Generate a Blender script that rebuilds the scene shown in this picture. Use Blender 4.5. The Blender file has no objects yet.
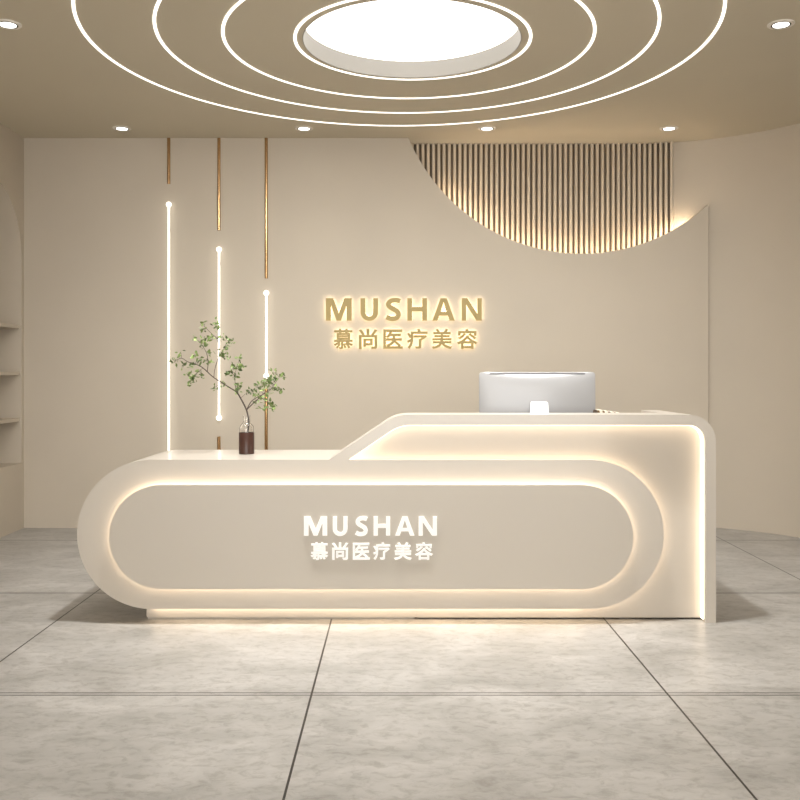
import bpy, bmesh, math, random
from mathutils import Vector, Matrix
from mathutils.geometry import tessellate_polygon

random.seed(7)
SC = bpy.context.scene
COL = SC.collection
PI = math.pi

# ---------------------------------------------------------------- camera data
F = 915.0              # focal length in pixels of the 800 px frame
CX, CY = 397.0, 373.0  # vanishing point of the room's depth axis
CAM_Z = 1.25
CEIL = 3.145           # ceiling height


def P(u, v, Y):
    """measured picture position at distance Y, as a point of the room"""
    return ((u - CX) * Y / F, Y, CAM_Z - (v - CY) * Y / F)


# ---------------------------------------------------------------- materials
def mat(name, color, rough=0.5, metal=0.0, coat=0.0, spec=0.5, emit=None, estr=0.0,
        trans=0.0, ior=1.45, noise=0.0, nscale=6.0, bump=0.0, bscale=60.0):
    m = bpy.data.materials.new(name)
    m.use_nodes = True
    nt = m.node_tree
    b = nt.nodes['Principled BSDF']
    b.inputs['Base Color'].default_value = (*color, 1)
    b.inputs['Roughness'].default_value = rough
    b.inputs['Metallic'].default_value = metal
    b.inputs['Coat Weight'].default_value = coat
    b.inputs['Coat Roughness'].default_value = 0.08
    b.inputs['Specular IOR Level'].default_value = spec
    b.inputs['Transmission Weight'].default_value = trans
    b.inputs['IOR'].default_value = ior
    if emit:
        b.inputs['Emission Color'].default_value = (*emit, 1)
        b.inputs['Emission Strength'].default_value = estr
    if noise or bump:
        tc = nt.nodes.new('ShaderNodeTexCoord')
    if noise:
        n = nt.nodes.new('ShaderNodeTexNoise')
        n.inputs['Scale'].default_value = nscale
        n.inputs['Detail'].default_value = 6
        r = nt.nodes.new('ShaderNodeValToRGB')
        lo = tuple(c * (1 - noise) for c in color)
        hi = tuple(min(1, c * (1 + noise)) for c in color)
        r.color_ramp.elements[0].position = 0.3
        r.color_ramp.elements[1].position = 0.7
        r.color_ramp.elements[0].color = (*lo, 1)
        r.color_ramp.elements[1].color = (*hi, 1)
        nt.links.new(tc.outputs['Object'], n.inputs['Vector'])
        nt.links.new(n.outputs['Fac'], r.inputs['Fac'])
        nt.links.new(r.outputs['Color'], b.inputs['Base Color'])
    if bump:
        n2 = nt.nodes.new('ShaderNodeTexNoise')
        n2.inputs['Scale'].default_value = bscale
        n2.inputs['Detail'].default_value = 4
        bp = nt.nodes.new('ShaderNodeBump')
        bp.inputs['Strength'].default_value = bump
        bp.inputs['Distance'].default_value = 0.002
        nt.links.new(tc.outputs['Object'], n2.inputs['Vector'])
        nt.links.new(n2.outputs['Fac'], bp.inputs['Height'])
        nt.links.new(bp.outputs['Normal'], b.inputs['Normal'])
    return m


WARM = (1.0, 0.80, 0.58)
WHITE = (1.0, 0.97, 0.92)
M_WALL = mat('wall plaster', (0.55, 0.488, 0.40), 0.62, noise=0.03, nscale=1.3, bump=0.12, bscale=90)
M_CEIL = mat('ceiling paint', (0.59, 0.53, 0.415), 0.7, noise=0.02, nscale=1.0)
M_SLAT = mat('slat lacquer', (0.58, 0.50, 0.395), 0.45)
M_GAP_SHADE = mat('slat gap shade', (0.13, 0.095, 0.06), 0.6)  # shade of the gaps put into the colour, darker than the wall
M_DESK = mat('desk lacquer', (0.575, 0.53, 0.47), 0.28, coat=0.35, noise=0.012, nscale=0.8)
M_PANEL = mat('front panel lacquer', (0.555, 0.51, 0.445), 0.4, coat=0.1, noise=0.012, nscale=0.8)
M_LED = mat('warm light strip', (0.9, 0.85, 0.75), 0.5, emit=WARM, estr=2.6)
M_LEDP = mat('plinth light strip', (0.9, 0.85, 0.75), 0.5, emit=WARM, estr=5)
M_LEDF = mat('front panel light strip', (0.9, 0.85, 0.75), 0.5, emit=WARM, estr=8.0)
M_LEDS = mat('slat light strip', (0.9, 0.85, 0.75), 0.5, emit=WARM, estr=34)
M_RING = mat('ring light diffuser', (0.9, 0.88, 0.84), 0.5, emit=WHITE, estr=1.5)
M_DISC = mat('ceiling light diffuser', (0.9, 0.88, 0.84), 0.5, emit=WHITE, estr=2.5)
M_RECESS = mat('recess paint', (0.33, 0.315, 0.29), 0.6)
M_TUBE = mat('light tube', (0.9, 0.88, 0.84), 0.4, emit=(1.0, 0.95, 0.86), estr=1.7)
M_LENS = mat('downlight lens', (0.9, 0.9, 0.88), 0.3, emit=(1, 0.98, 0.95), estr=4)
M_TRIM = mat('downlight trim', (0.82, 0.77, 0.70), 0.4)
M_DARK = mat('downlight groove', (0.06, 0.05, 0.04), 0.5)
M_BRASS = mat('brass', (0.52, 0.33, 0.17), 0.22, metal=1.0)
M_GOLD = mat('gold letter face', (0.36, 0.275, 0.11), 0.5, metal=0.15)
M_HALO = mat('letter backlight', (1, 0.9, 0.7), 0.5, emit=(1.0, 0.84, 0.60), estr=3.2)
M_WHITE = mat('white letter', (0.95, 0.95, 0.94), 0.4, emit=(1, 0.99, 0.97), estr=0.12)
M_ALU = mat('silver aluminium', (0.33, 0.33, 0.335), 0.30, metal=0.15, spec=0.35)
M_ALU2 = mat('pale aluminium', (0.56, 0.56, 0.56), 0.35)
M_SLOT = mat('vent slot', (0.16, 0.16, 0.17), 0.5)
M_SCREEN = mat('screen glass', (0.02, 0.02, 0.025), 0.08)
M_GLASS = mat('clear glass', (1, 1, 1), 0.01, trans=1.0, ior=1.45)
M_SLEEVE = mat('brown lacquer', (0.050, 0.022, 0.016), 0.3, noise=0.1, nscale=40)
M_TWIG = mat('twig bark', (0.07, 0.05, 0.04), 0.8, noise=0.3, nscale=60)
M_BRONZE = mat('dark bronze', (0.10, 0.06, 0.025), 0.45, metal=0.3)
M_PAPER = mat('cream folder', (0.85, 0.78, 0.66), 0.6)


def leaf_material():
    m = mat('leaf', (0.10, 0.16, 0.045), 0.45)
    nt = m.node_tree
    b = nt.nodes['Principled BSDF']
    tc = nt.nodes.new('ShaderNodeTexCoord')
    n = nt.nodes.new('ShaderNodeTexNoise')
    n.inputs['Scale'].default_value = 22
    r = nt.nodes.new('ShaderNodeValToRGB')
    r.color_ramp.elements[0].position = 0.32
    r.color_ramp.elements[1].position = 0.68
    r.color_ramp.elements[0].color = (0.065, 0.10, 0.03, 1)
    r.color_ramp.elements[1].color = (0.25, 0.34, 0.11, 1)
    nt.links.new(tc.outputs['Object'], n.inputs['Vector'])
    nt.links.new(n.outputs['Fac'], r.inputs['Fac'])
    nt.links.new(r.outputs['Color'], b.inputs['Base Color'])
    return m


M_LEAF = leaf_material()

TILE_W, TILE_D = 1.386, 1.635
TILE_X0, TILE_Y0 = -0.3326, 3.563


def floor_material():
    m = bpy.data.materials.new('concrete look tiles')
    m.use_nodes = True
    nt = m.node_tree
    N, L = nt.nodes.new, nt.links.new
    b = nt.nodes['Principled BSDF']
    tc = N('ShaderNodeTexCoord')
    sep = N('ShaderNodeSeparateXYZ')
    L(tc.outputs['Object'], sep.inputs[0])

    def math_(op, a, bv=None, c=None):
        n = N('ShaderNodeMath')
        n.operation = op
        for i, v in enumerate((a, bv, c)):
            if v is None:
                continue
            if isinstance(v, (int, float)):
                n.inputs[i].default_value = v
            else:
                L(v, n.inputs[i])
        return n.outputs[0]

    def dist(sock, x0, w):      # distance to the nearest joint
        s = math_('SUBTRACT', sock, x0 - w / 2)
        s = math_('FLOORED_MODULO', s, w)
        return math_('ABSOLUTE', math_('SUBTRACT', s, w / 2))

    dx = dist(sep.outputs[0], TILE_X0, TILE_W)
    dy = dist(sep.outputs[1], TILE_Y0, TILE_D)
    gx = math_('LESS_THAN', dx, 0.0040)
    gy = math_('LESS_THAN', math_('ABSOLUTE', math_('SUBTRACT', dy, 0.013)), 0.0042)
    g = math_('MAXIMUM', gx, math_('MULTIPLY', gy, 0.85))
    # cloudy concrete
    mp = N('ShaderNodeMapping')
    mp.inputs['Scale'].default_value = (1.0, 1.5, 1.0)
    L(tc.outputs['Object'], mp.inputs[0])
    n1 = N('ShaderNodeTexNoise')
    n1.inputs['Scale'].default_value = 2.2
    n1.inputs['Detail'].default_value = 9
    n1.inputs['Roughness'].default_value = 0.62
    n1.inputs['Distortion'].default_value = 0.6
    L(mp.outputs[0], n1.inputs['Vector'])
    r1 = N('ShaderNodeValToRGB')
    e = r1.color_ramp.elements
    e[0].position, e[0].color = 0.30, (0.31, 0.30, 0.28, 1)
    e[1].position, e[1].color = 0.70, (0.52, 0.505, 0.485, 1)
    L(n1.outputs['Fac'], r1.inputs['Fac'])
    n2 = N('ShaderNodeTexNoise')
    n2.inputs['Scale'].default_value = 17
    n2.inputs['Detail'].default_value = 8
    n2.inputs['Roughness'].default_value = 0.7
    n2.inputs['Distortion'].default_value = 0.6
    L(mp.outputs[0], n2.inputs['Vector'])
    r2 = N('ShaderNodeValToRGB')
    r2.color_ramp.elements[0].position, r2.color_ramp.elements[0].color = 0.36, (0.70, 0.69, 0.67, 1)
    r2.color_ramp.elements[1].position, r2.color_ramp.elements[1].color = 0.52, (1, 1, 1, 1)
    L(n2.outputs['Fac'], r2.inputs['Fac'])
    mu = N('ShaderNodeMix')
    mu.data_type = 'RGBA'
    mu.blend_type = 'MULTIPLY'
    mu.inputs[0].default_value = 0.8
    L(r1.outputs['Color'], mu.inputs[6])
    L(r2.outputs['Color'], mu.inputs[7])
    mj = N('ShaderNodeMix')
    mj.data_type = 'RGBA'
    L(g, mj.inputs[0])
    L(mu.outputs[2], mj.inputs[6])
    mj.inputs[7].default_value = (0.022, 0.017, 0.013, 1)
    L(mj.outputs[2], b.inputs['Base Color'])
    rr = N('ShaderNodeMapRange')
    rr.inputs[3].default_value = 0.30
    rr.inputs[4].default_value = 0.48
    L(n2.outputs['Fac'], rr.inputs[0])
    L(rr.outputs[0], b.inputs['Roughness'])
    bp = N('ShaderNodeBump')
    bp.inputs['Strength'].default_value = 0.12
    bp.inputs['Distance'].default_value = 0.003
    hh = math_('SUBTRACT', n2.outputs['Fac'], math_('MULTIPLY', g, 2.0))
    L(hh, bp.inputs['Height'])
    L(bp.outputs['Normal'], b.inputs['Normal'])
    return m


M_FLOOR = floor_material()


# ---------------------------------------------------------------- object helpers
def finish(name, bm, m, parent=None, smooth=None, bevel=0.0):
    bmesh.ops.recalc_face_normals(bm, faces=bm.faces[:])
    me = bpy.data.meshes.new(name)
    bm.to_mesh(me)
    bm.free()
    me.materials.append(m)
    o = bpy.data.objects.new(name, me)
    COL.objects.link(o)
    if parent:
        o.parent = parent
        o.matrix_parent_inverse = parent.matrix_basis.inverted()
    if smooth is not None:
        me.polygons.foreach_set('use_smooth', [True] * len(me.polygons))
        me.set_sharp_from_angle(angle=math.radians(smooth))
    if bevel:
        b = o.modifiers.new('edge', 'BEVEL')
        b.width = bevel
        b.segments = 2
        b.limit_method = 'ANGLE'
        b.angle_limit = math.radians(40)
    return o


def tag(o, label, cat, group=None):
    o['label'] = label
    o['category'] = cat
    if group:
        o['group'] = group
    return o


def thing(name, label, cat, loc, group=None):
    o = bpy.data.objects.new(name, None)
    o.empty_display_size = 0.05
    COL.objects.link(o)
    o.location = loc
    return tag(o, label, cat, group)


def structure(o):
    o['kind'] = 'structure'
    return o


def copy_tree(o, offset, parent=None):
    c = o.copy()
    COL.objects.link(c)
    if parent:
        c.parent = parent
    else:
        c.location = Vector(o.location) + Vector(offset)
    for ch in list(o.children):
        copy_tree(ch, offset, c)
    return c


def xz(a, b, d):
    return (a, d, b)


def xy(a, b, d):
    return (a, b, d)


def yz(a, b, d):
    return (d, a, b)


def prism(bm, loops, d0, d1, mp):
    """extrude a flat outline (first loop; the others are holes) from d0 to d1"""
    flat = [p for l in loops for p in l]
    tris = tessellate_polygon([[Vector((p[0], p[1], 0)) for p in l] for l in loops])
    va = [bm.verts.new(mp(p[0], p[1], d0)) for p in flat]
    vb = [bm.verts.new(mp(p[0], p[1], d1)) for p in flat]
    if len(loops) == 1:
        bm.faces.new(va)
        bm.faces.new(vb[::-1])
    else:
        for t in tris:
            bm.faces.new([va[i] for i in t])
            bm.faces.new([vb[i] for i in reversed(t)])
    k = 0
    for l in loops:
        n = len(l)
        for i in range(n):
            j = (i + 1) % n
            bm.faces.new((va[k + i], va[k + j], vb[k + j], vb[k + i]))
        k += n


def box(bm, x0, x1, y0, y1, z0, z1):
    prism(bm, [[(x0, y0), (x1, y0), (x1, y1), (x0, y1)]], z0, z1, xy)


def circle(cx, cy, r, n=96):
    return [(cx + r * math.cos(2 * PI * i / n), cy + r * math.sin(2 * PI * i / n)) for i in range(n)]


def stadium(x0, x1, z0, z1, n=48):
    r = (z1 - z0) / 2
    zc = (z0 + z1) / 2
    pts = []
    for i in range(n + 1):
        a = -PI / 2 + PI * i / n
        pts.append((x1 - r + r * math.cos(a), zc + r * math.sin(a)))
    for i in range(n + 1):
        a = PI / 2 + PI * i / n
        pts.append((x0 + r + r * math.cos(a), zc + r * math.sin(a)))
    return pts


def rounded(pts, n=16, closed=True):
    """polyline whose corners (x, z, radius) are filleted"""
    out = []
    N_ = len(pts)
    for i, (x, z, r) in enumerate(pts):
        if r == 0 or (not closed and i in (0, N_ - 1)):
            out.append((x, z))
            continue
        p = Vector((x, z))
        a = Vector(pts[i - 1][:2]) - p
        b = Vector(pts[(i + 1) % N_][:2]) - p
        a.normalize()
        b.normalize()
        half = a.angle(b) / 2
        t = r / math.tan(half)
        c = p + (a + b).normalized() * (r / math.sin(half))
        s, e = p + a * t - c, p + b * t - c
        a0 = math.atan2(s.y, s.x)
        a1 = math.atan2(e.y, e.x)
        d = (a1 - a0 + PI) % (2 * PI) - PI
        for k in range(n + 1):
            q = a0 + d * k / n
            out.append((c.x + r * math.cos(q), c.y + r * math.sin(q)))
    return out


def lathe(bm, prof, cx, cy, n=40, cap0=True, cap1=True):
    rings = []
    for r, z in prof:
        rings.append([bm.verts.new((cx + r * math.cos(2 * PI * i / n), cy + r * math.sin(2 * PI * i / n), z)) for i in range(n)])
    for a, b in zip(rings, rings[1:]):
        for i in range(n):
            j = (i + 1) % n
            bm.faces.new((a[i], a[j], b[j], b[i]))
    if cap0:
        bm.faces.new(rings[0][::-1])
    if cap1:
        bm.faces.new(rings[-1])


def tube(bm, pts, radii, n=8):
    rings = []
    for i, p in enumerate(pts):
        p = Vector(p)
        d = Vector(pts[min(i + 1, len(pts) - 1)]) - Vector(pts[max(i - 1, 0)])
        d.normalize()
        s = d.cross(Vector((0.3, 1, 0.2))).normalized()
        t = d.cross(s).normalized()
        r = radii[i]
        rings.append([bm.verts.new(p + s * r * math.cos(2 * PI * k / n) + t * r * math.sin(2 * PI * k / n)) for k in range(n)])
    for a, b in zip(rings, rings[1:]):
        for i in range(n):
            j = (i + 1) % n
            bm.faces.new((a[i], a[j], b[j], b[i]))
    bm.faces.new(rings[0][::-1])
    bm.faces.new(rings[-1])


def smooth_path(pts, sub=5):
    out = []
    n = len(pts)
    for i in range(n - 1):
        p0, p1, p2, p3 = pts[max(i - 1, 0)], pts[i], pts[i + 1], pts[min(i + 2, n - 1)]
        for k in range(sub):
            t = k / sub
            out.append(0.5 * ((2 * p1) + (p2 - p0) * t + (2 * p0 - 5 * p1 + 4 * p2 - p3) * t * t + (3 * p1 - p0 - 3 * p2 + p3) * t ** 3))
    out.append(pts[-1])
    return out


# ---------------------------------------------------------------- the room
X_LEFT, X_RIGHT = -3.008, 3.30
Y_BACK, Y_FRONT = 7.38, -5.0
Y_DEEP = 7.59                        # plane of the recessed, curving wall
CURVE = (1.85, 6.14, 1.45)           # its bend: centre x, y and radius
ARC = (1.492, 3.73, 1.516)           # crescent cut out of the back wall
DISC = (0.085, 5.25)                 # centre of the ceiling rings

bm = bmesh.new()
box(bm, -3.4, 3.5, Y_FRONT, 7.8, -0.12, 0.0)
structure(finish('floor', bm, M_FLOOR))

bm = bmesh.new()
prism(bm, [[(-3.4, Y_FRONT), (3.5, Y_FRONT), (3.5, 7.8), (-3.4, 7.8)], circle(*DISC, 0.625, 128)], CEIL, CEIL + 0.22, xy)
structure(finish('ceiling', bm, M_CEIL))

# back wall with its crescent cut-out
bm = bmesh.new()
cx, cz, r = ARC
x_end = 2.51
a0 = math.atan2(-math.sqrt(r * r - (x_end - cx) ** 2), x_end - cx)
a1 = math.atan2(CEIL - cz, -math.sqrt(r * r - (CEIL - cz) ** 2)) - 2 * PI
if a1 < -PI * 2:
    a1 += 2 * PI
out = [(-3.15, 0.0), (x_end, 0.0)]
for i in range(97):
    a = a0 + (a1 - a0) * i / 96
    out.append((cx + r * math.cos(a), cz + r * math.sin(a)))
out.append((-3.15, CEIL))
prism(bm, [out], Y_BACK, Y_BACK + 0.05, xz)
box(bm, x_end - 0.03, x_end, Y_BACK + 0.05, Y_BACK + 0.085, 0, 2.59)
structure(finish('wall_back', bm, M_WALL))

# right wall: straight behind the crescent, then bending towards the viewer
def curve_path(off=0.0, n=40):
    bx, by, br = CURVE
    pts = [(-0.35, Y_DEEP - off), (bx, Y_DEEP - off)]
    for i in range(1, n + 1):
        a = PI / 2 - PI / 2 * i / n
        pts.append((bx + (br - off) * math.cos(a), by + (br - off) * math.sin(a)))
    pts.append((X_RIGHT - off, Y_FRONT))
    return pts


bm = bmesh.new()
prism(bm, [curve_path(0) + curve_path(-0.12)[::-1]], 0, CEIL, xy)
structure(finish('wall_right', bm, M_WALL, smooth=30))

# left wall with the arched niche
bm = bmesh.new()
ny0, ny1, nz0, nzc = 6.23, 7.33, 0.529, 2.17
nr = (ny1 - ny0) / 2
hole = [(ny0, nz0), (ny1, nz0)]
for i in range(49):
    a = PI * i / 48
    hole.append(((ny0 + ny1) / 2 + nr * math.cos(a), nzc + nr * math.sin(a)))
prism(bm, [[(Y_FRONT, 0), (Y_BACK, 0), (Y_BACK, CEIL), (Y_FRONT, CEIL)], hole], X_LEFT, X_LEFT - 0.30, yz)
box(bm, X_LEFT - 0.32, X_LEFT - 0.30, 6.0, 7.38, 0.3, CEIL)
structure(finish('wall_left', bm, M_WALL, smooth=30))

for z, lab in ((1.618, 'top shelf of the arched niche in the left wall'),
               (1.245, 'middle shelf of the arched niche, at eye level in the left wall'),
               (0.875, 'lowest shelf of the arched niche in the left wall')):
    bm = bmesh.new()
    box(bm, X_LEFT - 0.30, X_LEFT - 0.012, ny0, ny1, z - 0.012, z + 0.015)
    tag(finish('shelf', bm, M_WALL, bevel=0.002), lab, 'shelf', 'shelves in the arched niche')

# ---------------------------------------------------------------- slats behind the crescent
slat = thing('slat_panel', 'beige vertical slat panel showing through the crescent cut in the back wall', 'wall panel', (1.2, Y_DEEP - 0.03, 2.15))
path = [Vector(p) for p in curve_path(0.006, 80)]
acc = [0.0]
for a, b in zip(path, path[1:]):
    acc.append(acc[-1] + (b - a).length)


def along(s):
    for i in range(len(path) - 1):
        if acc[i + 1] >= s:
            t = (s - acc[i]) / (acc[i + 1] - acc[i])
            d = (path[i + 1] - path[i]).normalized()
            return path[i].lerp(path[i + 1], t), d
    return path[-1], d


bm = bmesh.new()
PITCH, SW, SD = 0.0436, 0.0125, 0.040
s = 0.35 + 0.04
k = 0
while True:
    p, d = along(s)
    if p.x > 2.285:
        break
    nrm = Vector((d.y, -d.x))
    prof = [p - d * SW, p - d * SW + nrm * (SD - 0.008)]
    for q in range(7):
        a = PI - PI * q / 6
        prof.append(p + nrm * (SD - 0.008) + d * SW * math.cos(a) + nrm * 0.010 * math.sin(a))
    prof += [p + d * SW]
    prism(bm, [[(v.x, v.y) for v in prof]], 2.12, CEIL - 0.001, xy)
    s += PITCH
finish('slats', bm, M_SLAT, slat, smooth=50)
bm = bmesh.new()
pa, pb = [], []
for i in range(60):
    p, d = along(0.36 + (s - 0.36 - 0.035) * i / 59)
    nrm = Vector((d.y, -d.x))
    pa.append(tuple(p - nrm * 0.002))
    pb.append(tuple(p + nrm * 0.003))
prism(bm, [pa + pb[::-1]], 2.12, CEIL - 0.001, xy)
finish('backing', bm, M_GAP_SHADE, slat, smooth=30)  # sheet on the wall, coloured dark for the shade between slats
# light strip lying along the hidden lower edge of the crescent
bm = bmesh.new()
ri, ro = ARC[2] + 0.012, ARC[2] + 0.022
ang = [math.radians(-138 + (138 - 55) * i / 60) for i in range(61)]
li = [(ARC[0] + ri * math.cos(a), ARC[1] + ri * math.sin(a)) for a in ang]
lo = [(ARC[0] + ro * math.cos(a), ARC[1] + ro * math.sin(a)) for a in ang]
prism(bm, [li + lo[::-1]], Y_BACK + 0.055, Y_BACK + 0.070, xz)
o = finish('light_strip', bm, M_LEDS, slat)
o['label'] = 'warm glowing light strip'

# ---------------------------------------------------------------- ceiling lights
cl = thing('ceiling_light', 'large round white glowing panel recessed in the middle of the ceiling rings', 'ceiling light', (DISC[0], DISC[1], CEIL))
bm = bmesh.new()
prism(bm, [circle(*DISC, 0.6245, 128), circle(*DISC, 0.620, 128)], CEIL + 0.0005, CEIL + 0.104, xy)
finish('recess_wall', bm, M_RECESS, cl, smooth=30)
bm = bmesh.new()
prism(bm, [circle(*DISC, 0.6245, 128)], CEIL + 0.104, CEIL + 0.114, xy)
finish('diffuser', bm, M_DISC, cl)

ring_specs = [(0.089, 5.235, 0.669, 'smallest and innermost thin glowing ring, close around the round ceiling panel'),
              (0.065, 5.26, 1.048, 'second glowing ceiling ring counting outward from the round panel'),
              (0.053, 5.26, 1.400, 'third glowing ceiling ring, just inside the widest one'),
              (0.011, 5.245, 1.760, 'widest, outermost thin glowing ring on the ceiling')]
for x, y, r, lab in ring_specs:
    bm = bmesh.new()
    prism(bm, [circle(x, y, r + 0.0085, 192), circle(x, y, r - 0.0085, 192)], CEIL - 0.0045, CEIL - 0.0005, xy)
    tag(finish('ring_light', bm, M_RING), lab, 'ring light', 'glowing rings on the ceiling')


def downlight(x, y, lab):
    t = thing('downlight', lab, 'downlight', (x, y, CEIL), 'small recessed ceiling downlights')
    bm = bmesh.new()
    R1, R0 = 0.071, 0.052
    prof = [(R1, 0), (R1, -0.003), (R1 - 0.004, -0.007), (R0, -0.007), (R0, 0)]
    lathe(bm, [(a, CEIL + b) for a, b in prof], x, y, 40, False, False)
    finish('trim_ring', bm, M_TRIM, t, smooth=40)
    bm = bmesh.new()
    lathe(bm, [(R0 - 0.0002, CEIL - 0.0005), (R0 - 0.0002, CEIL - 0.0066), (0.043, CEIL - 0.0066), (0.043, CEIL - 0.0005)], x, y, 40, False, False)
    finish('groove', bm, M_DARK, t, smooth=40)
    bm = bmesh.new()
    lathe(bm, [(0.0428, CEIL - 0.0005), (0.0428, CEIL - 0.0068), (0.038, CEIL - 0.0074)], x, y, 40)
    finish('lens', bm, M_LENS, t, smooth=40)
    return t


downlight(-2.128, 7.08, 'leftmost of the four small downlights in the ceiling along the back wall')
downlight(-0.720, 7.08, 'second downlight from the left in the row along the back wall')
downlight(0.696, 7.08, 'round downlight above the left half of the slat panel')
downlight(2.105, 7.08, 'round downlight above the right end of the slat panel')
downlight(-2.112, 4.968, 'downlight cut by the left edge of the photo, left of the glowing rings')
downlight(2.085, 4.968, 'downlight to the right of the widest glowing ring, near the right edge')

# ---------------------------------------------------------------- brass strips and light tubes on the back wall
YB = Y_BACK
PX = YB / F
BAR = 0.013


def zed(v):
    return CAM_Z - (v - CY) * PX


def brass(u, v0, v1, lab):
    x = (u - CX) * PX
    bm = bmesh.new()
    z1 = CEIL if v0 < 139 else zed(v0)
    n = 8
    pts = [(x - BAR, YB)] + [(x - BAR * math.cos(PI * i / n), YB - 0.004 - 0.010 * math.sin(PI * i / n)) for i in range(n + 1)] + [(x + BAR, YB)]
    prism(bm, [pts], max(0.0, zed(v1)), z1, xy)
    tag(finish('brass_strip', bm, M_BRASS, smooth=50), lab, 'brass strip', 'upright brass strips on the back wall')


brass(168.8, 138, 184, 'short brass strip hanging from the ceiling above the tallest light tube')
brass(219.0, 138, 230.5, 'medium brass strip from the ceiling above the middle light tube')
brass(266.3, 138, 278.5, 'longest upper brass strip, from the ceiling down to the rightmost light tube')
brass(219.0, 436.5, 528, 'brass strip below the middle light tube, its top just showing behind the counter')
brass(266.3, 388.5, 528, 'brass strip below the rightmost light tube, behind the green branch')


def tube_light(u, v0, v1, balls, lab):
    y = YB - 0.030
    x = (u - CX) * y / F
    shift = lambda z: CAM_Z + (z - CAM_Z) * y / YB
    z1, z0 = shift(zed(v0)), max(0.02, shift(zed(v1)))
    balls = [shift(z) for z in balls]
    t = thing('tube_light', lab, 'wall light', (x, YB, z0), 'upright light tubes on the back wall')
    bm = bmesh.new()
    lathe(bm, [(0.0085, z0), (0.0085, z1)], x, y, 20)
    finish('tube', bm, M_TUBE, t, smooth=40)
    for z in balls:
        bm = bmesh.new()
        bmesh.ops.create_uvsphere(bm, u_segments=24, v_segments=14, radius=0.022, matrix=Matrix.Translation((x, YB - 0.030, z)))
        finish('end_ball', bm, M_TUBE, t, smooth=60)
    for f in (0.08, 0.92):
        bm = bmesh.new()
        z = z0 + (z1 - z0) * f
        box(bm, x - 0.006, x + 0.006, YB - 0.018, YB, z - 0.01, z + 0.01)
        finish('wall_bracket', bm, M_BRASS, t)


tube_light(168.8, 204.5, 520, [zed(204.5)], 'tallest upright light tube on the back wall, leftmost of three')
tube_light(219.0, 249.5, 418, [zed(249.5), zed(418)], 'middle upright light tube with a ball at each end')
tube_light(266.3, 293, 376, [zed(293), zed(376)], 'shortest, rightmost upright light tube, its lower ball behind the green leaves')


# ---------------------------------------------------------------- lettering
def glyph_mesh(ch, offset, depth):
    c = bpy.data.curves.new('glyph', 'FONT')
    c.body = ch
    c.extrude = 0.1
    c.bevel_depth = offset          # a chamfer that thickens the strokes
    c.bevel_resolution = 0
    c.resolution_u = 4
    o = bpy.data.objects.new('glyph', c)
    COL.objects.link(o)
    dg = bpy.context.evaluated_depsgraph_get()
    dg.update()
    me = bpy.data.meshes.new_from_object(o.evaluated_get(dg))
    bpy.data.objects.remove(o)
    bpy.data.curves.remove(c)
    return me


def latin_outline(ch, w, h):
    """bold capital drawn in a box w wide and h tall"""
    if ch == 'M':
        q = [[(0, 0), (0, 1), (.285, 1), (.5, .34), (.715, 1), (1, 1), (1, 0), (.80, 0), (.80, .66), (.585, 0), (.415, 0), (.20, .66), (.20, 0)]]
    elif ch == 'H':
        q = [[(0, 0), (0, 1), (.25, 1), (.25, .61), (.75, .61), (.75, 1), (1, 1), (1, 0), (.75, 0), (.75, .41), (.25, .41), (.25, 0)]]
    elif ch == 'A':
        q = [[(0, 0), (.36, 1), (.64, 1), (1, 0), (.765, 0), (.69, .225), (.31, .225), (.235, 0)], [(.37, .40), (.5, .81), (.63, .40)]]
    elif ch == 'N':
        q = [[(0, 0), (0, 1), (.29, 1), (.775, .31), (.775, 1), (1, 1), (1, 0), (.73, 0), (.225, .71), (.225, 0)]]
    elif ch == 'U':
        a = [(0, 1)] + [(.5 - .5 * math.cos(PI * i / 20), .37 - .37 * math.sin(PI * i / 20)) for i in range(21)] + [(1, 1), (.715, 1)]
        b = [(.5 + .215 * math.cos(PI * i / 20), .37 - .175 * math.sin(PI * i / 20)) for i in range(21)] + [(.285, 1)]
        q = [a + b]
    else:   # S: a thick stroke along a curve
        hw = 0.107 * h
        c = [(.93, .855), (.76, .895), (.56, .905), (.32, .865), (.175, .745), (.26, .615), (.50, .515), (.74, .41), (.825, .265), (.72, .14), (.48, .093), (.26, .105), (.04, .17)]
        pp = smooth_path([Vector((x * w, y * h, 0)) for x, y in c], 4)
        l, r_ = [], []
        for i, p in enumerate(pp):
            d = (pp[min(i + 1, len(pp) - 1)] - pp[max(i - 1, 0)]).normalized()
            n = Vector((-d.y, d.x, 0)) * hw
            l.append(((p + n).x, (p + n).y))
            r_.append(((p - n).x, (p - n).y))
        return [l + r_[::-1]]
    return [[(x * w, y * h) for x, y in l] for l in q]


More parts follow.
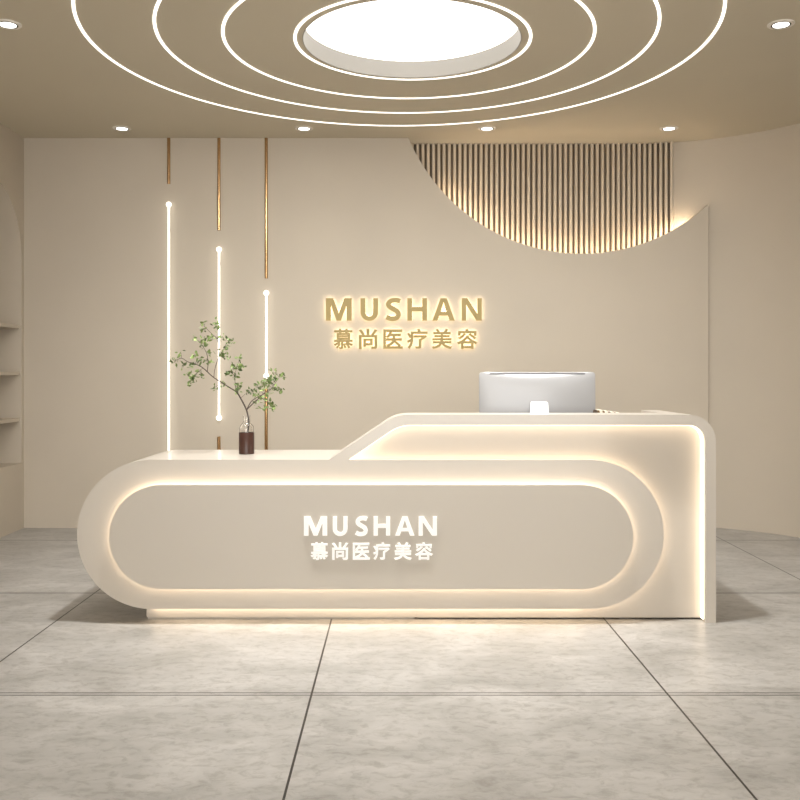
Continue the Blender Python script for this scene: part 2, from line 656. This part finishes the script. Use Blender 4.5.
def letter(ch, u0, u1, v0, v1, Y, depth, m, parent, offset, grow=0.0, name='letter'):
    """one character as a solid whose back stands at distance Y and whose face fills the measured box"""
    if ch < 'z':
        x0, _, z1 = P(u0, v0, Y)
        x1, _, z0 = P(u1, v1, Y)
        bm = bmesh.new()
        prism(bm, latin_outline(ch, x1 - x0, z1 - z0), -depth / 2, depth / 2, xy)
        bmesh.ops.recalc_face_normals(bm, faces=bm.faces[:])
        me = bpy.data.meshes.new(name)
        bm.to_mesh(me)
        bm.free()
    else:
        me = glyph_mesh(ch, offset, depth)
    xs = [v.co.x for v in me.vertices]
    ys = [v.co.y for v in me.vertices]
    zs_ = [abs(v.co.z) for v in me.vertices]
    x0, _, z1 = P(u0, v0, Y)
    x1, _, z0 = P(u1, v1, Y)
    x0 -= grow; x1 += grow; z0 -= grow; z1 += grow
    for v in me.vertices:
        fx = (v.co.x - min(xs)) / (max(xs) - min(xs))
        fy = (v.co.y - min(ys)) / (max(ys) - min(ys))
        zz = v.co.z / max(zs_) * depth / 2
        v.co = (x0 + fx * (x1 - x0), Y - depth / 2 - zz, z0 + fy * (z1 - z0))
    me.name = name
    me.polygons.foreach_set('use_smooth', [False] * len(me.polygons))
    me.materials.clear()
    me.materials.append(m)
    o = bpy.data.objects.new(name, me)
    COL.objects.link(o)
    o.parent = parent
    if parent.parent is None:
        o.matrix_parent_inverse = parent.matrix_basis.inverted()
    return o


LATIN = 0.030
HAN = 0.024
sign = thing('wall_sign', 'gold backlit letters in two lines on the beige back wall', 'sign', P(403, 324, YB))
rows = [('M', 325.9, 351.7, 298.2, 320.7), ('U', 360.5, 378.1, 298.2, 320.9), ('S', 385.3, 400.9, 297.8, 321.2),
        ('H', 407.3, 427.0, 298.2, 320.7), ('A', 432.4, 454.8, 298.2, 320.7), ('N', 461.7, 481.7, 298.2, 320.7),
        ('慕', 333.4, 353.2, 328.8, 349.0), ('尚', 358.6, 377.5, 328.8, 349.0), ('医', 383.3, 402.8, 329.4, 348.8),
        ('疗', 407.0, 427.5, 328.8, 349.0), ('美', 431.7, 452.2, 328.8, 349.0), ('容', 456.8, 477.6, 328.8, 349.0)]
for ch, u0, u1, v0, v1 in rows:
    lat = ch < 'z'
    o = letter(ch, u0, u1, v0, v1, YB - 0.025, 0.008, M_GOLD, sign, LATIN if lat else 0.026)
    h = letter(ch, u0, u1, v0, v1, YB - 0.009, 0.015, M_HALO, sign, LATIN if lat else HAN, grow=-0.001, name='backlight')
    h.parent = o
    h.matrix_parent_inverse = Matrix.Identity(4)
    h['label'] = 'warm glowing backlight'

# ---------------------------------------------------------------- reception desk
YF = 4.575
dpx = YF / F


def DX(u):
    return (u - CX) * dpx


def DZ(v):
    return CAM_Z - (v - CY) * dpx


desk = thing('reception_desk', 'long beige reception desk with glowing rounded front and white lettering', 'reception desk', (0, 4.85, 0))
PX0, PX1, PZ0, PZ1 = DX(77), DX(664), DZ(609), DZ(459.7)
Y_REC = 4.64          # recessed panel plane
Y_END = 5.17          # back of the low counter

# low counter: rounded plate in front, body behind
bm = bmesh.new()
prism(bm, [stadium(PX0, PX1, PZ0, PZ1)], YF, YF + 0.030, xz)
half = [p for p in stadium(PX0, 2.0, PZ0, PZ1) if p[0] < 0.5]
left = [(-0.33, PZ0), (-0.33, PZ1)]
# outline order: bottom right, top right, then the rounded left end from top to bottom
prism(bm, [left + half], YF + 0.030, Y_END, xz)
box(bm, -0.33, 1.37, 4.69, Y_END, PZ0, PZ1)
finish('low_counter', bm, M_DESK, desk, smooth=30)

# spacer behind the plate carrying the strip that lights the recessed panel
bm = bmesh.new()
st = [p for p in stadium(-1.0, PX1 - 0.016, PZ0 + 0.016, PZ1 - 0.016) if p[0] > -0.2]
prism(bm, [[(-0.325, PZ0 + 0.016)] + st + [(-0.325, PZ1 - 0.016)]], YF + 0.031, Y_REC - 0.001, xz)
o = finish('light_strip', bm, M_LEDP, desk)
o['label'] = 'warm glowing light strip behind the rounded front'

bm = bmesh.new()
box(bm, -1.235, 0.93, YF + 0.040, YF + 0.060, PZ0 - 0.010, PZ0 - 0.001)
o = finish('light_strip', bm, M_LEDP, desk)
o['label'] = 'warm glowing light strip over the plinth'

bm = bmesh.new()
box(bm, -1.270, 0.0995, Y_REC, Y_END - 0.08, 0.012, PZ0)
box(bm, -1.266, 0.09, Y_REC + 0.012, Y_END - 0.09, 0.0, 0.012)
finish('plinth', bm, M_DESK, desk)

# raised upper frame: slanted left end, top band, rounded corner, right leg
outer = [(DX(329), PZ1, 0), (DX(395.7), DZ(414.7), 0.21), (DX(716), DZ(414.7), 0.135), (DX(716), 0.0, 0)]
inner = [(DX(705.3), 0.0, 0), (DX(705.3), DZ(425.2), 0.080), (DX(399.6), DZ(425.2), 0.18), (DX(348.5), PZ1, 0)]
bm = bmesh.new()
prism(bm, [rounded(outer + inner)], YF, 4.80, xz)
# the return running back at the right end
ret = [(DX(716), 0.0, 0), (DX(716), DZ(414.7), 0.135), (1.372, DZ(414.7), 0), (1.372, 0.0, 0)]
prism(bm, [rounded(ret)], 4.80, 5.15, xz)
finish('upper_frame', bm, M_DESK, desk, smooth=30)

bm = bmesh.new()
g = 0.003
pan = [(0.1, 0.010, 0), (DX(705.3) + g, 0.010, 0), (DX(705.3) + g, DZ(425.2) + g, 0.08), (DX(399.6) - g, DZ(425.2) + g, 0.18),
       (DX(348.5) - 0.03, PZ1 - 0.02, 0), (0.1, PZ1 - 0.3, 0)]
prism(bm, [rounded(pan)], Y_REC, Y_REC + 0.03, xz)
finish('recessed_panel', bm, M_DESK, desk, smooth=30)

bm = bmesh.new()
t_ = 0.004
e1 = rounded([(DX(705.3), 0.012, 0), (DX(705.3), DZ(425.2), 0.080), (DX(399.6), DZ(425.2), 0.18), (DX(348.5), PZ1 + 0.002, 0)], closed=False)
e2 = rounded([(DX(705.3) - t_, 0.012, 0), (DX(705.3) - t_, DZ(425.2) - t_, 0.076), (DX(399.6) + t_ * 0.3, DZ(425.2) - t_, 0.176), (DX(348.5) + t_ * 1.8, PZ1 + 0.002, 0)], closed=False)
prism(bm, [e1 + e2[::-1]], YF + 0.022, Y_REC - 0.001, xz)
o = finish('light_strip', bm, M_LED, desk)
o['label'] = 'warm glowing light strip inside the upper frame'

# raised front panel with the white lettering
YP = 4.535
ppx = YP / F
fx0, fx1 = (109 - CX) * ppx, (633.5 - CX) * ppx
fz0, fz1 = CAM_Z - (589.3 - CY) * ppx, CAM_Z - (485 - CY) * ppx
bm = bmesh.new()
prism(bm, [stadium(fx0, fx1, fz0, fz1)], YP, YP + 0.018, xz)
fp = finish('front_panel', bm, M_PANEL, desk, smooth=30)
bm = bmesh.new()
prism(bm, [stadium(fx0 + 0.014, fx1 - 0.014, fz0 + 0.014, fz1 - 0.014)], YP + 0.0185, YF - 0.0005, xz)
o = finish('light_strip', bm, M_LEDF, desk)
o['label'] = 'warm glowing light strip behind the front panel'
rows = [('M', 304.0, 327.2, 516.4, 535.4), ('U', 332.8, 347.6, 516.4, 535.8), ('S', 355.0, 367.8, 516.0, 536.0),
        ('H', 373.6, 390.2, 516.4, 535.4), ('A', 395.2, 414.4, 516.4, 535.4), ('N', 418.6, 436.8, 516.4, 535.4),
        ('慕', 310.6, 328.2, 542.2, 559.8), ('尚', 332.0, 348.2, 542.2, 559.8), ('医', 352.8, 369.8, 542.8, 559.6),
        ('疗', 373.2, 390.2, 542.2, 559.8), ('美', 394.0, 411.8, 542.2, 559.8), ('容', 415.0, 432.8, 542.2, 559.8)]
for ch, u0, u1, v0, v1 in rows:
    lat = ch < 'z'
    o = letter(ch, u0, u1, v0, v1, YP, 0.008, M_WHITE, fp, LATIN if lat else HAN)
    o['label'] = 'white raised letter'

# ---------------------------------------------------------------- computer on the counter, seen from behind
CZ = PZ1
YC = 5.0
cw, ct, cb = 0.638, 1.2555, 0.925      # width, top, bottom
ccx = (538 - CX) * YC / F
pc = thing('desktop_computer', 'silver desktop computer seen from behind, standing behind the raised ledge', 'computer', (ccx, YC, CZ))
bm = bmesh.new()
nx, nz = 28, 20
rad = 0.018


def edge_in(x, z):
    """pull the corner points in so that the case has rounded corners"""
    hx, hz = cw / 2, (ct - cb) / 2
    zc = (ct + cb) / 2
    ax, az = hx - rad, hz - rad
    dx, dz = abs(x) - ax, abs(z - zc) - az
    if dx > 0 and dz > 0:
        l = max(dx, dz)
        m_ = math.hypot(dx, dz)
        if m_ > 0:
            f = l / m_
            return (math.copysign(ax + dx * f, x), zc + math.copysign(az + dz * f, z - zc))
    return (x, z)


def warp(t):
    # denser samples towards the ends
    return 0.5 - 0.5 * math.cos(PI * t) * (0.75 + 0.25 * math.cos(PI * t) ** 2)


back, front = [], []
for j in range(nz + 1):
    rb, rf = [], []
    for i in range(nx + 1):
        tx, tz = warp(i / nx), warp(j / nz)
        x, z = -cw / 2 + cw * tx, cb + (ct - cb) * tz
        x2, z2 = edge_in(x, z)
        bulge = 0.010 + 0.040 * (1 - (2 * tx - 1) ** 2) ** 0.8 * (1 - (2 * tz - 1) ** 4) ** 0.7
        lean = (z2 - cb) * 0.03
        rb.append(bm.verts.new((ccx + x2, YC + 0.03 - bulge + lean, z2)))
        rf.append(bm.verts.new((ccx + x2, YC + 0.03 + lean, z2)))
    back.append(rb)
    front.append(rf)
for j in range(nz):
    for i in range(nx):
        bm.faces.new((back[j][i], back[j][i + 1], back[j + 1][i + 1], back[j + 1][i]))
        bm.faces.new((front[j][i], front[j + 1][i], front[j + 1][i + 1], front[j][i + 1]))
for i in range(nx):
    bm.faces.new((back[0][i], front[0][i], front[0][i + 1], back[0][i + 1]))
    bm.faces.new((back[nz][i], back[nz][i + 1], front[nz][i + 1], front[nz][i]))
for j in range(nz):
    bm.faces.new((back[j][0], back[j + 1][0], front[j + 1][0], front[j][0]))
    bm.faces.new((back[j][nx], front[j][nx], front[j + 1][nx], back[j + 1][nx]))
finish('case', bm, M_ALU, pc, smooth=35)
bm = bmesh.new()
zs = ct - 0.009
seg = 24
r0, r1 = [], []
for i in range(seg + 1):
    x = -0.262 + 0.524 * i / seg
    tx = (x + cw / 2) / cw
    tz = (zs - cb) / (ct - cb)
    bulge = 0.010 + 0.040 * (1 - (2 * tx - 1) ** 2) ** 0.8 * (1 - (2 * tz - 1) ** 4) ** 0.7
    y = YC + 0.03 - bulge + (zs - cb) * 0.03
    r0.append((ccx + x, y - 0.0035))
    r1.append((ccx + x, y + 0.004))
prism(bm, [r0 + r1[::-1]], zs - 0.004, zs + 0.004, xy)
o = finish('vent_slot', bm, M_SLOT, pc)
o['label'] = 'dark slot under the top edge'
bm = bmesh.new()
box(bm, ccx - 0.30, ccx + 0.30, YC + 0.036, YC + 0.042, cb + 0.03, ct - 0.02)
finish('screen', bm, M_SCREEN, pc)
# bent stand: neck against the case, widening down to the foot
bm = bmesh.new()
neck = [(0.043, YC - 0.030, 1.092), (0.047, YC - 0.040, 1.086), (0.056, YC - 0.075, 0.96), (0.060, YC - 0.088, CZ + 0.03),
        (0.062, YC - 0.085, CZ + 0.012), (0.063, YC - 0.07, CZ + 0.006), (0.064, YC + 0.09, CZ + 0.004)]
th = 0.005
ups, dns = [], []
for i, (hw, y, z) in enumerate(neck):
    d = Vector((0, neck[min(i + 1, 6)][1] - neck[max(i - 1, 0)][1], neck[min(i + 1, 6)][2] - neck[max(i - 1, 0)][2])).normalized()
    nn = Vector((0, -d.z, d.y)) * th / 2
    ups.append([bm.verts.new((ccx + s_ * hw, y + nn.y, z + nn.z)) for s_ in (-1, 1)])
    dns.append([bm.verts.new((ccx + s_ * hw, y - nn.y, max(CZ + 0.0006, z - nn.z))) for s_ in (-1, 1)])
for i in range(6):
    for a, b in ((ups, 1), (dns, -1)):
        bm.faces.new((a[i][0], a[i][1], a[i + 1][1], a[i + 1][0]))
    for k in (0, 1):
        bm.faces.new((ups[i][k], dns[i][k], dns[i + 1][k], ups[i + 1][k]))
for e in (0, 6):
    bm.faces.new((ups[e][0], ups[e][1], dns[e][1], dns[e][0]))
o = finish('stand', bm, M_ALU2, pc, smooth=50)
o['label'] = 'pale flared stand'

# ---------------------------------------------------------------- file rack beside the computer
RY = 4.90
rack_x = (598 - CX) * RY / F
rk = thing('file_rack', 'small brass file rack right of the computer, its top peeping over the ledge', 'file rack', (rack_x + 0.06, RY, CZ))
bm = bmesh.new()
box(bm, rack_x - 0.012, rack_x + 0.135, RY - 0.07, RY + 0.07, CZ + 0.0005, CZ + 0.008)
finish('base', bm, M_BRASS, rk, bevel=0.002)
fpx = RY / F
for k, (u, v) in enumerate(((596.4, 410.0), (601.6, 410.4), (607.3, 411.2), (612.9, 412.0), (618.4, 412.6))):
    x = (u - CX) * fpx
    z = CAM_Z - (v - CY) * fpx
    bm = bmesh.new()
    prism(bm, [rounded([(RY - 0.06, CZ + 0.008, 0), (RY + 0.06, CZ + 0.008, 0), (RY + 0.06, z, 0.02), (RY - 0.06, z, 0.02)], 6)], x - 0.0055, x + 0.0055, yz)
    finish('divider', bm, M_BRONZE, rk)['label'] = 'dark bronze divider'
for k, (u, v) in enumerate(((599.0, 409.6), (604.4, 410.6), (610.0, 411.3), (615.7, 412.1))):
    x = (u - CX) * fpx
    z = CAM_Z - (v - CY) * fpx
    bm = bmesh.new()
    box(bm, x - 0.0080, x + 0.0080, RY - 0.05, RY + 0.055, CZ + 0.0085, z)
    names = ('leftmost cream folder in the brass rack, nearest the computer', 'second cream folder from the computer in the brass rack',
             'third cream folder from the computer in the brass rack', 'rightmost and lowest cream folder in the brass rack')
    tag(finish('folder', bm, M_PAPER, bevel=0.001), names[k], 'folder', 'cream folders in the brass rack')

# ---------------------------------------------------------------- vase and branch
VY = 4.90
VX = (246.6 - CX) * VY / F
vase = thing('vase', 'glass bottle vase with a dark brown lower half on the low counter', 'vase', (VX, VY, CZ))
bm = bmesh.new()
prof_o = [(0.030, CZ + 0.0006), (0.0385, CZ + 0.004), (0.0385, CZ + 0.140), (0.036, CZ + 0.150), (0.028, CZ + 0.160), (0.0205, CZ + 0.165), (0.0185, CZ + 0.172), (0.0185, CZ + 0.203), (0.0200, CZ + 0.206)]
prof_i = [(0.0183, CZ + 0.206), (0.0168, CZ + 0.202), (0.0168, CZ + 0.171), (0.0190, CZ + 0.163), (0.027, CZ + 0.1575), (0.0345, CZ + 0.148), (0.0368, CZ + 0.139), (0.0368, CZ + 0.008), (0.030, CZ + 0.006)]
lathe(bm, prof_o + prof_i, VX, VY, 48, True, True)
finish('glass_body', bm, M_GLASS, vase, smooth=50)
bm = bmesh.new()
so = [(0.0388, CZ + 0.116), (0.0388, CZ + 0.004), (0.0395, CZ + 0.0015), (0.0412, CZ + 0.003), (0.0412, CZ + 0.115), (0.0404, CZ + 0.116)]
lathe(bm, so, VX, VY, 48, False, False)
n_ = len(bm.verts)
finish('sleeve', bm, M_SLEEVE, vase, smooth=40)['label'] = 'dark brown sleeve around the lower half'

br = thing('leafy_branch', 'slender branching twig with small green leaves standing in the glass vase', 'branch', (VX, VY, CZ + 0.01))
vpx = VY / F
rng = random.Random(11)


def vp(u, v, dy=0.0):
    return Vector(((u - CX) * vpx, VY + dy, CAM_Z - (v - CY) * vpx))


limbs = [
    ([(246.8, 452, .004), (247.6, 433, 0), (248.6, 422, 0), (246.5, 410, 0), (240.2, 397, -.01), (237, 392, -.015), (231.5, 388.2, -.02), (222, 382, -.03),
      (214, 376.5, -.04), (205, 368, -.05), (198, 364.2, -.06), (191, 362, -.07), (185, 358.5, -.08), (179, 361, -.09)], 0.0052, 0.0012),
    ([(215.5, 377.6, -.04), (215.4, 372, -.03), (216.6, 364, -.01), (219, 357, .01), (222.6, 349, .03), (225, 343.5, .04), (228, 340, .05)], 0.0024, 0.0009),
    ([(218.6, 358, .01), (219.5, 347, .0), (217, 338.5, -.01), (211, 332.5, -.02), (206, 327, -.03), (203, 323, -.03)], 0.0018, 0.0008),
    ([(217, 338.5, -.01), (217, 331, .02), (214, 322, .03)], 0.0013, 0.0007),
    ([(209, 371.5, -.045), (210.4, 362, -.06), (209.6, 353.5, -.08), (206, 346, -.09), (202, 341, -.10)], 0.0020, 0.0008),
    ([(237, 392, -.015), (235, 385, .01), (234, 374.5, .03), (236, 365, .05), (237.5, 359, .06)], 0.0020, 0.0008),
    ([(234, 376, .03), (229, 371.5, .04), (226, 374, .05)], 0.0012, 0.0007),
    ([(246.5, 410, 0), (250.4, 402, .02), (256, 397.6, .03), (262, 394.5, .04), (268.4, 390.8, .05), (274, 383, .06), (278, 377, .07)], 0.0030, 0.0008),
    ([(246.5, 410, 0), (253.8, 403.2, -.02), (260, 398, -.04), (265, 393.4, -.05), (272, 389, -.06), (281, 388.5, -.07)], 0.0030, 0.0008),
    ([(262, 397, -.04), (267, 401, -.05), (272, 405, -.06), (276, 407.5, -.06)], 0.0014, 0.0007),
    ([(262, 394.5, .04), (258, 388, .05), (254, 387, .06)], 0.0013, 0.0007),
    ([(241, 398, -.01), (246, 393.5, .02), (252, 392, .03)], 0.0013, 0.0007),
    ([(222, 382, -.03), (219, 385, -.01), (213, 388.5, 0)], 0.0012, 0.0007),
    ([(205, 368, -.05), (201, 372, -.08), (196, 377, -.10)], 0.0014, 0.0007),
    ([(198, 364.2, -.06), (198, 359, -.04), (195.5, 354.5, -.03)], 0.0013, 0.0007),
    ([(185, 358.5, -.08), (184.6, 354, -.07)], 0.0010, 0.0007),
]
bm = bmesh.new()
skeleton = []
for pts, ra, rb in limbs:
    pp = smooth_path([vp(*p) for p in pts])
    skeleton += pp
    n = len(pp)
    tube(bm, pp, [ra + (rb - ra) * i / (n - 1) for i in range(n)], 7)
clusters = [(204, 324), (214, 323), (206, 330), (217, 328), (199, 340), (206, 341), (207, 343), (212, 338), (221, 337), (228, 341), (225, 339), (224, 346), (207, 346),
            (214, 353), (220, 352), (222, 356), (196, 355), (203, 358), (205, 360), (210, 362), (226, 357), (184.5, 354), (177, 360), (178, 363), (187, 367), (193, 365), (199, 375),
            (198, 377), (205, 375), (192, 376), (196, 381), (237, 359), (240, 367), (236, 366), (231, 366), (231, 373), (226, 375), (234, 377), (237, 386), (239, 391),
            (214, 388), (223, 387), (254, 387), (257, 387), (259, 384.6), (263, 383), (265, 381), (268, 379.5), (270, 383), (274, 381), (278.5, 387.4), (283.6, 389.7), (281.3, 375), (271.8, 372),
            (256, 394), (247, 392), (249, 391), (261.6, 399), (258, 404), (269.5, 402), (273, 405), (276, 407.7), (266, 408), (270, 394), (263, 389), (267, 386)]
leaves = bmesh.new()
for (u, v) in clusters:
    c0 = vp(u, v)
    near = min(skeleton, key=lambda q: (q.x - c0.x) ** 2 + (q.z - c0.z) ** 2)
    c = Vector((c0.x, near.y + rng.uniform(-0.025, 0.025), c0.z))
    if (c - near).length > 0.004:
        mid = near.lerp(c, 0.5) + Vector((rng.uniform(-.003, .003), rng.uniform(-.004, .004), rng.uniform(-.002, .003)))
        tube(bm, [near, mid, c], [0.0009, 0.0008, 0.0006], 5)
    for k in range(rng.randint(6, 9)):
        base = c + Vector((rng.gauss(0, .0085), rng.gauss(0, .010), rng.gauss(0, .0085)))
        d = Vector((rng.gauss(0, 1), rng.gauss(0, .7), rng.gauss(0.05, .8))).normalized()
        sd = d.cross(Vector((rng.gauss(0, 1), rng.gauss(0, 1), rng.gauss(0, 1)))).normalized()
        up = d.cross(sd)
        L_ = rng.uniform(0.017, 0.029)
        w = L_ * rng.uniform(0.22, 0.32)
        cup = L_ * 0.08
        A = leaves.verts.new(base)
        T = leaves.verts.new(base + d * L_ - up * cup)
        m1 = leaves.verts.new(base + d * L_ * .35)
        m2 = leaves.verts.new(base + d * L_ * .7 - up * cup * .3)
        l1 = leaves.verts.new(base + d * L_ * .35 + sd * w + up * cup)
        l2 = leaves.verts.new(base + d * L_ * .7 + sd * w * .75 + up * cup)
        q1 = leaves.verts.new(base + d * L_ * .35 - sd * w + up * cup)
        q2 = leaves.verts.new(base + d * L_ * .7 - sd * w * .75 + up * cup)
        leaves.faces.new((A, m1, l1))
        leaves.faces.new((l1, m1, m2, l2))
        leaves.faces.new((l2, m2, T))
        leaves.faces.new((A, q1, m1))
        leaves.faces.new((q1, q2, m2, m1))
        leaves.faces.new((q2, T, m2))
finish('twig', bm, M_TWIG, br, smooth=60)
finish('foliage', leaves, M_LEAF, br, smooth=80)['label'] = 'small green leaves'


# ---------------------------------------------------------------- light
def area(name, loc, size, watts, color=(1, 0.95, 0.87), rot=(0, 0, 0), spread=180, shape='DISK', size_y=None):
    l = bpy.data.lights.new(name, 'AREA')
    l.shape = shape
    l.size = size
    if size_y:
        l.size_y = size_y
    l.energy = watts
    l.color = color
    l.spread = math.radians(spread)
    o = bpy.data.objects.new(name, l)
    COL.objects.link(o)
    o.location = loc
    o.rotation_euler = rot
    return o


ADDED_LIGHT = (1.0, 0.98, 0.95)
for lx in (-0.7, 0.8):  # unseen lights, added for the floor's brightness and the desk's shadows
    area('added_key_light', (lx, 4.25, CEIL - 0.02), 0.14, 30, ADDED_LIGHT, spread=112)
# unseen light added overhead to brighten the back wall
area('added_wall_light', (0.1, 4.2, CEIL - 0.05), 4.4, 61, ADDED_LIGHT, rot=(math.radians(46), 0, 0), spread=98, shape='RECTANGLE', size_y=0.3)

w = bpy.data.worlds.new('World')
w.use_nodes = True
w.node_tree.nodes['Background'].inputs[0].default_value = (1.0, 0.97, 0.93, 1)
w.node_tree.nodes['Background'].inputs[1].default_value = 5.4
SC.world = w

# ---------------------------------------------------------------- camera
cam = bpy.data.cameras.new('Camera')
cam.sensor_width = 36
cam.lens = 36 * F / 800
cam.shift_x = (400 - CX) / 800
cam.shift_y = -(400 - CY) / 800
cam.clip_start = 0.05
co = bpy.data.objects.new('Camera', cam)
COL.objects.link(co)
co.location = (0, 0, CAM_Z)
co.rotation_euler = (PI / 2, 0, 0)
SC.camera = co

vs = SC.view_settings
SC.display_settings.display_device = 'sRGB'
vs.view_transform = 'Standard'
vs.look = 'None'
vs.gamma = 1
vs.use_curve_mapping = False
vs.exposure = 0.0
